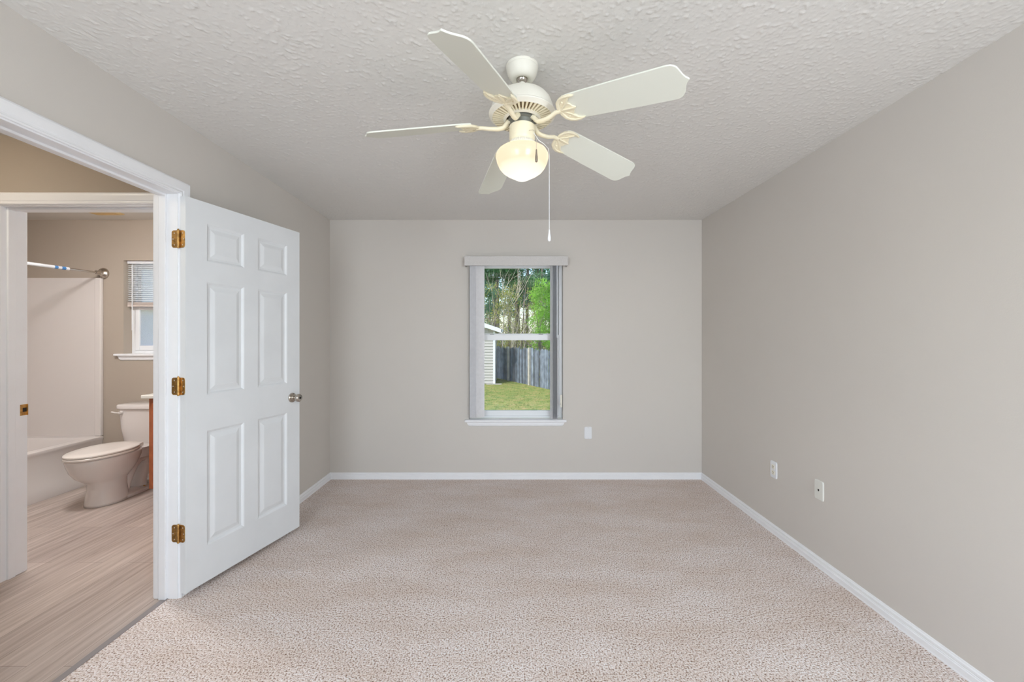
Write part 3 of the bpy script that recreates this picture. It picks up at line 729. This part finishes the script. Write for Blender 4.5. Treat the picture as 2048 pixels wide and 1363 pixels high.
for i, (y, z) in enumerate(pth2):
    a = Vector(pth2[max(i-1, 0)]); b = Vector(pth2[min(i+1, len(pth2)-1)]); d = (b-a).normalized(); nn = Vector((-d.y, d.x))
    R.append([(TXc+.078*math.cos(2*PI*k/20), TYb+y+nn.x*.042*math.sin(2*PI*k/20), max(.001, z+nn.y*.042*math.sin(2*PI*k/20))) for k in range(20)])
mb.rings(R, True, True, True); mb.build('trapway', M['porcelain'], toi, smooth=True)
mb = MB(); mb.rings([supe(36, .115, .215, TXc, TYb-.35, 2.6, 0), supe(36, .113, .213, TXc, TYb-.35, 2.6, .022), supe(36, .095, .195, TXc, TYb-.35, 2.6, .036)], True, True, True)
ft = mb.build('foot', M['porcelain'], toi, smooth='auto')
for sx in (-1, 1):
    mb = MB(); mb.lathe([(.010, 0), (.009, .006), (.003, .012)], (TXc+sx*.085, TYb-.26, .03), 14); mb.build('floor_bolt', M['brass'], ft)
mb = MB(); mb.rings([egg(.186, -.50, .285, .205, .398), egg(.190, -.50, .289, .207, .402), egg(.190, -.50, .289, .207, .412), egg(.186, -.50, .285, .205, .416)], True, True, True)
mb.build('seat', M['seat_plastic'], toi, smooth='auto')
mb = MB(); mb.rings([egg(.184, -.50, .283, .205, .4185), egg(.189, -.50, .288, .207, .422), egg(.189, -.50, .288, .207, .431), egg(.182, -.50, .281, .200, .437), egg(.12, -.50, .21, .14, .441), egg(.04, -.50, .08, .05, .4425)], True, True, True)
mb.build('seat_lid', M['seat_plastic'], toi, smooth='auto')
for sx in (-.075, .075):
    mb = MB(); mb.box(TXc+sx-.02, TXc+sx+.02, TYb-.305, TYb-.275, .392, .425); mb.build('seat_hinge', M['seat_plastic'], toi, bevel=.006)
mb = MB(); mb.rings([supe(44, .175, .080, TXc, TYb-.105, 5, .386), supe(44, .188, .088, TXc, TYb-.105, 5, .40), supe(44, .205, .092, TXc, TYb-.105, 6, .52), supe(44, .222, .096, TXc, TYb-.105, 6, .695)], True, True, True)
tk_ = mb.build('tank', M['porcelain'], toi, smooth='auto')
mb = MB(); mb.rings([supe(44, .230, .100, TXc, TYb-.106, 6, .694), supe(44, .240, .107, TXc, TYb-.108, 5, .700), supe(44, .241, .108, TXc, TYb-.108, 5, .722), supe(44, .234, .102, TXc, TYb-.108, 5, .732), supe(44, .20, .075, TXc, TYb-.108, 4, .738)], True, True, True)
mb.build('tank_lid', M['porcelain'], tk_, smooth='auto')
mb = MB(); mb.lathe([(.016, 0), (.016, .008), (.012, .014), (.012, .022)], T=Matrix.Translation((TXc-.172, TYb-.198, .665)) @ Matrix.Rotation(PI/2, 4, 'X'), n=18)
mb.tube([(TXc-.165, TYb-.218, .664), (TXc-.20, TYb-.222, .666), (TXc-.243, TYb-.214, .672)], [.009, .008, .010], 12, .6)
mb.build('flush_lever', M['porcelain'], tk_, smooth='auto')

# ------------------------------------------------------------------ vanity
van = thing('bathroom_vanity', 'orange oak vanity cabinet with white top, edge seen beside the toilet', 'vanity', (-2.4, 3.60, 0))
vx0, vx1, vy0, vy1 = -2.955, XH-.003, 3.345, YF-.02
mb = MB(); mb.box(vx0, vx1, vy0+.02, vy1, .10, .84); mb.box(vx0, vx1, vy0+.07, vy1, 0, .10); mb.build('cabinet_body', M['oak'], van)
mb = MB()
for x0, x1 in ((vx0, vx0+.05), (vx1-.05, vx1), ((vx0+vx1)/2-.03, (vx0+vx1)/2+.03)): mb.box(x0, x1, vy0, vy0+.02, .10, .84)
mb.box(vx0+.05, vx1-.05, vy0+.001, vy0+.02, .79, .84); mb.box(vx0+.05, vx1-.05, vy0+.001, vy0+.02, .10, .15); mb.build('face_frame', M['oak'], van)
xm = (vx0+vx1)/2
for x0, x1 in ((vx0+.035, xm-.015), (xm+.015, vx1-.035)):
    mb = MB(); frame4(mb, x0, x1, vy0-.018, vy0, .13, .80, .06); mb.box(x0+.06, x1-.06, vy0-.012, vy0, .19, .74); dr = mb.build('cabinet_door', M['oak'], van, bevel=.002)
    mb = MB(); mb.lathe([(.006, 0), (.006, .012), (.015, .018), (.015, .026), (.008, .030)], T=Matrix.Translation(((x1-.03) if x1 < xm else (x0+.03), vy0-.018, .72)) @ Matrix.Rotation(PI/2, 4, 'X'), n=16); mb.build('knob', M['nickel'], dr, smooth='auto')
mb = MB(); mb.box(vx0-.035, vx1, vy0-.04, vy1, .84, .868); mb.box(vx0-.035, vx1, vy1-.02, vy1, .868, .96); mb.build('counter_top', M['counter'], van, bevel=.006)

# ------------------------------------------------------------------ bathroom window, blind, vent
w2 = sgrp('window_2', 'bathroom window with obscured lower pane', loc=(-3.2, YF, BWZ0))
mb = MB(); frame4(mb, BWX0, BWX1, YF+.085, YF+.135, BWZ0, BWZ1, .035, .03, .03); mb.build('window_frame', M['vinyl_white'], w2, bevel=.002)
mb = MB(); frame4(mb, BWX0+.035, BWX1-.035, YF+.078, YF+.105, BWZ0+.03, 1.64, .045, .045, .045); mb.build('lower_sash', M['vinyl_white'], w2, bevel=.003)
mb = MB(); frame4(mb, BWX0+.035, BWX1-.035, YF+.108, YF+.130, 1.60, BWZ1-.03, .035); mb.build('upper_sash', M['vinyl_white'], w2, bevel=.002)
mb = MB(); mb.box(BWX0+.07, BWX1-.07, YF+.090, YF+.095, BWZ0+.07, 1.60); mb.build('window_pane', M['frosted'], w2)
mb = MB(); mb.box(BWX0+.065, BWX1-.065, YF+.118, YF+.123, 1.63, BWZ1-.06); mb.build('window_pane', M['frosted'], w2)
mb = MB(); mb.box(BWX0, BWX1, YF-.001, YF+.085, BWZ0-.02, BWZ0); mb.box(BWX0-.07, BWX1+.07, YF-.032, YF, BWZ0-.020, BWZ0); mb.build('window_sill', M['trim'], w2, bevel=.005)
mb = MB(); R = []
for sx, x in ((1, BWX0-.045), (-1, BWX1+.045)): R.append([(x+sx*i*1.6, YF-t, BWZ0-.020+z) for t, z, i in pr])
mb.rings(R, True, True, True); mb.build('window_apron', M['trim'], w2)
mbd = thing('mini_blind', 'white mini blind half raised in the bathroom window', 'blind', (-3.2, YF+.03, BWZ1))
bx0, bx1, by = BWX0+.008, BWX1-.008, YF+.042
mb = MB(); mb.box(bx0, bx1, by-.014, by+.014, BWZ1-.028, BWZ1-.001); mb.build('headrail', M['vinyl_white'], mbd, bevel=.002)
sx_ = (BWZ1-.045-1.668)/19; mb = MB()
for k in range(19):
    z = BWZ1-.045-k*sx_; R = []
    for x in (bx0+.004, bx1-.004):
        R.append([(x, by+t*.0125, z+t*.0045+.0018*(1-t*t)+o) for t, o in ((-1, 0), (-.5, 0), (0, 0), (.5, 0), (1, 0), (1, -.0007), (.5, -.0007), (0, -.0007), (-.5, -.0007), (-1, -.0007))])
    mb.rings(R, True, True, True)
mb.build('slats', M['vinyl_white'], mbd)
mb = MB()
for k in range(8): mb.box(bx0+.002, bx1-.002, by-.013, by+.013, 1.640+k*.0034, 1.6425+k*.0034)
mb.box(bx0+.002, bx1-.002, by-.013, by+.013, 1.626, 1.639); mb.build('bottom_rail', mat('blind_stack_beige', (214, 202, 194), .5), mbd)
mb = MB(); mb.tube([(bx0+.055, by-.022, BWZ1-.04), (bx0+.055, by-.022, 1.40)], .004, 8); mb.build('wand', M['vinyl_white'], mbd)
ev = thing('ceiling_vent', 'yellowed square exhaust vent on the bathroom ceiling', 'ceiling vent', (-3.59, 3.55, CZ))
mb = MB(); frame4(mb, -3.715, -3.465, 3.43, 3.68, CZ-.012, CZ-.001, .02)
mb = MB(); mb.rings([rr(-3.715, -3.465, 3.43, 3.68, .01, CZ-.0005), rr(-3.715, -3.465, 3.43, 3.68, .01, CZ-.006), rr(-3.70, -3.48, 3.445, 3.665, .01, CZ-.014)], True, True, False)
mb.rings([rr(-3.70, -3.48, 3.445, 3.665, .01, CZ-.014), rr(-3.69, -3.49, 3.455, 3.655, .01, CZ-.006)], True, False, True); mb.build('grille_frame', M['vent'], ev)
mb = MB()
for k in range(12): mb.box(-3.69, -3.49, 3.462+k*.0165, 3.470+k*.0165, CZ-.013, CZ-.006)
mb.build('grille', M['vent'], ev)

# unseen ceiling domes added to brighten hall and bathroom
def dome(name, label, x, y, r, p, col):
    t = thing(name, label, 'ceiling light', (x, y, CZ))
    mb = MB(); mb.lathe([(r+.01, -.001), (r+.01, -.02), (r-.005, -.025)], (x, y, CZ), 32); mb.build('base', M['nickel'], t, smooth='auto')
    g = mat('lit_shade_'+name, (250, 235, 210), .4); b = g.node_tree.nodes['Principled BSDF']
    b.inputs['Emission Color'].default_value = (*col, 1); b.inputs['Emission Strength'].default_value = p
    mb = MB(); mb.lathe([(r-.006, -.022), (r-.01, -.05), (r*.7, -.085), (r*.35, -.10), (.002, -.104)], (x, y, CZ), 32); mb.build('lamp_shade', g, t, smooth='auto')
dome('hall_fill_light', 'added unseen dome light filling the hall left of the bedroom doorway', -2.75, 1.45, .15, 34, (1, .90, .74))
dome('bathroom_fill_light', 'added unseen dome light filling the bathroom between tub and vanity', -3.0, 2.62, .20, 76, (1, .985, .99))

# ------------------------------------------------------------------ the garden
GZ = -.65
mb = MB(); mb.box(-40, 40, 4.02, 90, GZ-.3, GZ); lawn = mb.build('lawn', M['grass']); tag(lawn, 'patchy green and tan lawn behind the house', kind='structure')
gb = MB()
for i in range(26000):
    x = random.uniform(-5, 5); y = random.uniform(8, 21); h = random.uniform(.015, .05); a = random.uniform(0, PI); w_ = random.uniform(.004, .012)
    cx, cy = math.cos(a)*w_, math.sin(a)*w_; lx, ly = random.uniform(-.03, .03), random.uniform(-.03, .03)
    gb.add([(x-cx, y-cy, GZ), (x+cx, y+cy, GZ), (x+lx, y+ly, GZ+h)], [(0, 1, 2)])
go = gb.build('grass_blades', mat('grass_blade', (134, 152, 84), .8, noise=(1.5, .3))); tag(go, 'short lawn grass growing in front of the picket fence', 'grass', kind='stuff')

# shed
shed = thing('garden_shed', 'cream sided shed with white fascia at the left of the garden view', 'shed', (-1.9, 18, GZ))
sx0, sx1, sy0, sy1 = -3.5, -.68, 17.08, 19.1
ez = GZ+2.19
def eave(x): return ez+(sx1-x)*.34 if x > (sx0+sx1)/2 else ez+(x-sx0)*.34
xm_ = (sx0+sx1)/2
mb = MB(); mb.prism([(sx0, GZ), (sx1, GZ), (sx1, ez), (xm_, eave(xm_)), (sx0, ez)], 0, 1)
mb.v = [(x, sy0+.02+z*(sy1-sy0-.04), y) for x, y, z in mb.v]
mb.build('shed_walls', M['siding'], shed)
mb = MB(); k = 0
while GZ+k*.118 < eave(xm_)-.1:     # lapped siding courses on the gable
    z0 = GZ+.04+k*.118; z1 = z0+.118
    x0 = sx0+max(0, (z1-ez)/.34); x1 = sx1-max(.08, (z1-ez)/.34)
    if x1-x0 > .1: mb.add([(x0, sy0-.010, z0), (x1, sy0-.010, z0), (x1, sy0+.018, z1), (x0, sy0+.018, z1), (x0, sy0+.02, z0), (x1, sy0+.02, z0)], [(0, 1, 2, 3), (5, 4, 3, 2), (0, 4, 5, 1), (1, 5, 2), (4, 0, 3)])
    k += 1
mb.build('siding_boards', M['siding'], shed)
mb = MB(); mb.box(sx1-.08, sx1+.012, sy0-.012, sy0+.08, GZ, ez); mb.build('corner_trim', M['fascia'], shed)
mb = MB()
for sg, xe in ((1, sx1+.30), (-1, sx0-.30)):
    ze = ez-.30*.34+.05
    zr = eave(xm_)+.05
    o = [(xe, ze-.02), (xe, ze+.15), (xm_, zr+.15), (xm_, zr-.02)]
    mb.add([(x, sy0-.30, z) for x, z in o]+[(x, sy0-.26, z) for x, z in o], [(0, 1, 2, 3), (7, 6, 5, 4), (0, 4, 5, 1), (1, 5, 6, 2), (2, 6, 7, 3), (3, 7, 4, 0)])
mb.box(sx1+.27, sx1+.31, sy0-.30, sy1, ez-.03, ez+.10)
mb.build('fascia', M['fascia'], shed)
mb = MB()
for sg, xe in ((1, sx1+.27), (-1, sx0-.27)):
    o = [(xe, ez-.04), (xe, ez+.08), (xm_, eave(xm_)+.17), (xm_, eave(xm_)+.05)]
    mb.add([(x, sy0-.26, z) for x, z in o]+[(x, sy1+.1, z) for x, z in o], [(0, 1, 2, 3), (7, 6, 5, 4), (0, 4, 5, 1), (1, 5, 6, 2), (2, 6, 7, 3), (3, 7, 4, 0)])
mb.build('roof', M['roof'], shed)
tag(MB().box(sx1-.35, sx1+.28, sy0-.16, sy0-.02, GZ, GZ+.03).build('splash_block', M['concrete']), 'pale concrete pad at the foot of the shed corner', 'concrete pad')

# picket fence
fa, fb = Vector((-6.0, 24.6, 0)), Vector((5.0, 7.9, 0))
fa, fb = Vector((-.53, 19.3, 0)), Vector((1.40, 15.47, 0)); fd = (fb-fa).normalized(); fn = Vector((fd.y, -fd.x, 0))
if fn.y > 0: fn = -fn
fence = thing('picket_fence', 'weathered grey picket fence with pale posts across the garden', 'fence', (.4, 17.4, GZ))
L0, L1 = -6.0, 10.5; topz = .86-GZ
def board(mb, s_, wdt, thk, off, h, pointed, lean=0):
    c_ = fa+fd*s_+fn*off; hw = wdt/2; o = [(-hw, 0), (hw, 0), (hw, h-.05), (hw*.35, h), (-hw*.35, h), (-hw, h-.05)] if pointed else [(-hw, 0), (hw, 0), (hw, h), (-hw, h)]
    p = [c_+fd*(a+lean*b)+Vector((0, 0, GZ+b)) for a, b in o]; q = [v+fn*thk for v in p]; n_ = len(o)
    mb.add(p+q, [tuple(range(n_)), tuple(range(2*n_-1, n_-1, -1))]+[(i, n_+i, n_+(i+1) % n_, (i+1) % n_) for i in range(n_)])
s_ = L0; pk = []
while s_ < L1: pk.append(s_); s_ += .128+random.uniform(-.012, .012)
near = sorted(pk, key=lambda s: abs(s-2.1))[:90]
for s_ in near:
    mb = MB(); board(mb, s_, random.uniform(.085, .105), .018, 0, topz+random.uniform(-.06, .04), True, random.uniform(-.012, .012)); mb.build('picket', M['picket'], fence)
mb = MB()
for s_ in pk:
    if s_ not in near: board(mb, s_, .095, .018, 0, topz+random.uniform(-.06, .04), True)
if mb.v: mb.build('far_pickets', M['picket'], fence)['kind'] = 'stuff'
for z in (.35, 1.15):
    mb = MB(); a = fa+fd*L0-fn*.04; b = fa+fd*L1-fn*.04
    mb.add([a+Vector((0, 0, GZ+z)), b+Vector((0, 0, GZ+z)), b+Vector((0, 0, GZ+z+.09)), a+Vector((0, 0, GZ+z+.09)),
            a+fn*.035+Vector((0, 0, GZ+z)), b+fn*.035+Vector((0, 0, GZ+z)), b+fn*.035+Vector((0, 0, GZ+z+.09)), a+fn*.035+Vector((0, 0, GZ+z+.09))],
           [(3, 2, 1, 0), (4, 5, 6, 7), (0, 1, 5, 4), (2, 3, 7, 6), (0, 4, 7, 3), (1, 2, 6, 5)]); mb.build('rail', M['picket'], fence)
for px in (1019, 1061, 1118, 975):      # posts where the photo shows them along the fence line
    k_ = (px-1022.6)/820; s_ = (k_*fa.y-fa.x)/(fd.x-k_*fd.y)
    mb = MB(); board(mb, s_, .09, .09, .02, topz+.02, False); mb.build('fence_post', M['post'], fence, bevel=.01)

# ------------------------------------------------------------------ trees
def rnd_dir():
    z = random.uniform(-1, 1); a = random.uniform(0, 2*PI); r = math.sqrt(1-z*z); return Vector((r*math.cos(a), r*math.sin(a), z))
def leafcloud(mb, c_, rx, rz, n, sz, elong=1.6):
    for i in range(n):
        d = rnd_dir(); r = random.random()**.45; p = Vector(c_)+Vector((d.x*rx*r, d.y*rx*r, d.z*rz*r))
        u = rnd_dir(); v_ = u.cross(rnd_dir()).normalized(); s_ = sz*random.uniform(.6, 1.3)
        mb.add([p-u*s_*elong/2, p+v_*s_*.28, p+u*s_*elong/2, p-v_*s_*.28], [(0, 1, 2, 3)])
def branchy(mb, p, d, L, r, depth, spread, tips=None, upb=.25):
    q = p; pts = [q]; k = 4
    for i in range(k):
        d = (d+Vector((random.uniform(-.12, .12), random.uniform(-.12, .12), upb*.15))).normalized(); q = q+d*L/k; pts.append(q)
    mb.tube(pts, [r*(1-.45*i/k) for i in range(k+1)], 5)
    if tips is not None and depth <= 1: tips.append(q)
    if depth > 0:
        for i in range(3 if depth > 1 else 4):
            nd = (d+rnd_dir()*spread).normalized()
            if nd.z < 0: nd.z *= -.3
            branchy(mb, pts[random.randint(2, k)], nd, L*random.uniform(.55, .8), r*.5, depth-1, spread, tips, upb)
def pine(x, y, h, r, label, mt, low, n=2600, group='pines beyond the fence'):
    t = thing('pine_tree', label, 'tree', (x, y, GZ), group=group)
    mb = MB(); lx = random.uniform(-.3, .3); mb.tube([(x+lx*k/6, y, GZ+h*k/6) for k in range(7)], [r*(1-.1*k) for k in range(7)], 9)
    for k in range(12):
        z = GZ+random.uniform(low*.6, h*.95); a = random.uniform(0, 2*PI); l_ = random.uniform(.6, 1.6)
        xx = x+lx*(z-GZ)/h; mb.tube([(xx, y, z), (xx+math.cos(a)*l_, y+math.sin(a)*l_, z+random.uniform(-.1, .5))], [.03, .008], 5)
    mb.build('trunk', M['bark_pine'], t)
    mb = MB()
    for k in range(11):
        z = GZ+random.uniform(low, h*1.03); a = random.uniform(0, 2*PI); rr_ = random.uniform(.2, 1.7)*(1-.5*(z-GZ)/h)
        leafcloud(mb, (x+math.cos(a)*rr_, y+math.sin(a)*rr_, z), random.uniform(.6, 1.1), random.uniform(.35, .6), n//11, .15, 2.0)
    mb.build('needles', mt, t)
rows = [(-3.6, 27, 11, .14, 3.0), (-2.1, 25.5, 10, .12, 3.6), (-.9, 29, 12, .15, 3.4), (.25, 26.5, 11, .12, 3.9), (1.1, 30, 12, .15, 3.7), (1.75, 24.5, 10, .11, 4.6), (2.9, 28, 12, .14, 4.6), (4.2, 26, 10, .13, 3.0),
        (-1.5, 34, 13, .15, 3.2), (.7, 36, 13, .15, 3.6), (2.3, 35, 13, .15, 3.8), (3.5, 38, 13, .16, 3.2), (-3.2, 37, 13, .15, 3.2), (-5.4, 30, 12, .15, 2.5), (5.8, 31, 12, .15, 3.0), (-.2, 41, 13, .15, 3.5), (1.6, 43, 13, .15, 3.5), (4.6, 43, 13, .15, 3.0), (-2.4, 44, 13, .15, 3.2), (-6.5, 36, 12, .15, 2.5), (7.5, 37, 12, .15, 2.5)]
for i, (x, y, h, r, low) in enumerate(rows):
    pine(x, y, h, r, 'tall pine with a slim grey trunk in the woods behind the fence', M['needles' if i % 2 else 'needles2'], low)
# slim bare saplings in the woods
for i in range(20):
    x = random.uniform(-3.2, 4.2); y = random.uniform(21.5, 33); x = x*y/26
    t = thing('sapling', 'slim bare grey sapling trunk in the woods behind the fence', 'tree', (x, y, GZ), group='bare saplings in the woods')
    mb = MB(); h = random.uniform(3.5, 7); lx = random.uniform(-.4, .4)
    mb.tube([(x, y, GZ), (x+lx*.4, y, GZ+h*.5), (x+lx, y, GZ+h)], [.045, .035, .012], 6); mb.build('trunk', M['brush' if i % 3 else 'bark_bare'], t)
# pale multi-stem tree, left of centre
t = thing('bare_tree', 'pale grey multi-stem tree with thin branches left of centre in the garden window', 'tree', (-.5, 21, GZ))
mb = MB(); tips = []
for x, d, L in ((-.75, (-.25, 0, 1), 2.6), (-.55, (.02, 0, 1), 3.0), (-.35, (.3, .1, 1), 2.3), (.15, (.1, 0, 1), 2.2), (.35, (.35, 0, 1), 1.9), (-1.1, (-.3, 0, 1), 2.2)):
    branchy(mb, Vector((x, 21+random.uniform(-.4, .4), GZ)), Vector(d).normalized(), L, .045, 3, .55, tips)
mb.build('branches', M['bark_bare'], t)
mb = MB()
for p in tips:
    if random.random() < .75 and p.z < 3.9: leafcloud(mb, p, .34, .28, 26, .07, 1.5)
mb.build('leaves', M['leaf_olive'], t)
# bright leafy tree on the right
t = thing('leafy_tree', 'bright green leafy tree at the right side of the garden window', 'tree', (1.75, 18.9, GZ))
mb = MB(); tips = []
for d in ((.1, 0, 1), (-.25, 0, 1), (.3, .1, 1)): branchy(mb, Vector((1.75, 18.9, GZ)), Vector(d).normalized(), 2.0, .05, 2, .5, tips)
mb.build('branches', M['bark_pine'], t)
mb = MB()
for k in range(46):
    z = random.uniform(.8, 3.75); w_ = .75 if z < 3.4 else .5
    leafcloud(mb, (1.72+random.uniform(-w_, w_), 18.9+random.uniform(-.6, .6), z), .36, .26, 150, .075, 1.5)
mb.build('leaves', M['leaf_bright'], t)
# undergrowth bushes
for i in range(22):
    x = -3.0+6.4*i/21+random.uniform(-.15, .15); y = max(20.6+random.uniform(0, 4.0), 18.9-x*1.98+1.2); hgt = random.uniform(1.7, 3.4) if x < .5 else random.uniform(1.3, 2.2)
    t = thing('bush', 'olive green bush in the undergrowth behind the picket fence', 'bush', (x, y, GZ), group='bushes behind the fence')
    mb = MB()
    for k in range(9): mb.tube([(x, y, GZ), (x+random.uniform(-.4, .4), y+random.uniform(-.3, .3), GZ+hgt*.6), (x+random.uniform(-.7, .7), y+random.uniform(-.5, .5), GZ+hgt*random.uniform(.8, 1.3))], [.02, .012, .004], 5)
    mb.build('stems', M['brush'], t)
    mb = MB()
    for k in range(6): leafcloud(mb, (x+random.uniform(-.5, .5), y+random.uniform(-.4, .4), GZ+hgt*random.uniform(.45, 1.0)), .38, .3, 80, .07, 1.5)
    mb.build('leaves', M['leaf_olive' if i % 3 else 'needles2'], t)
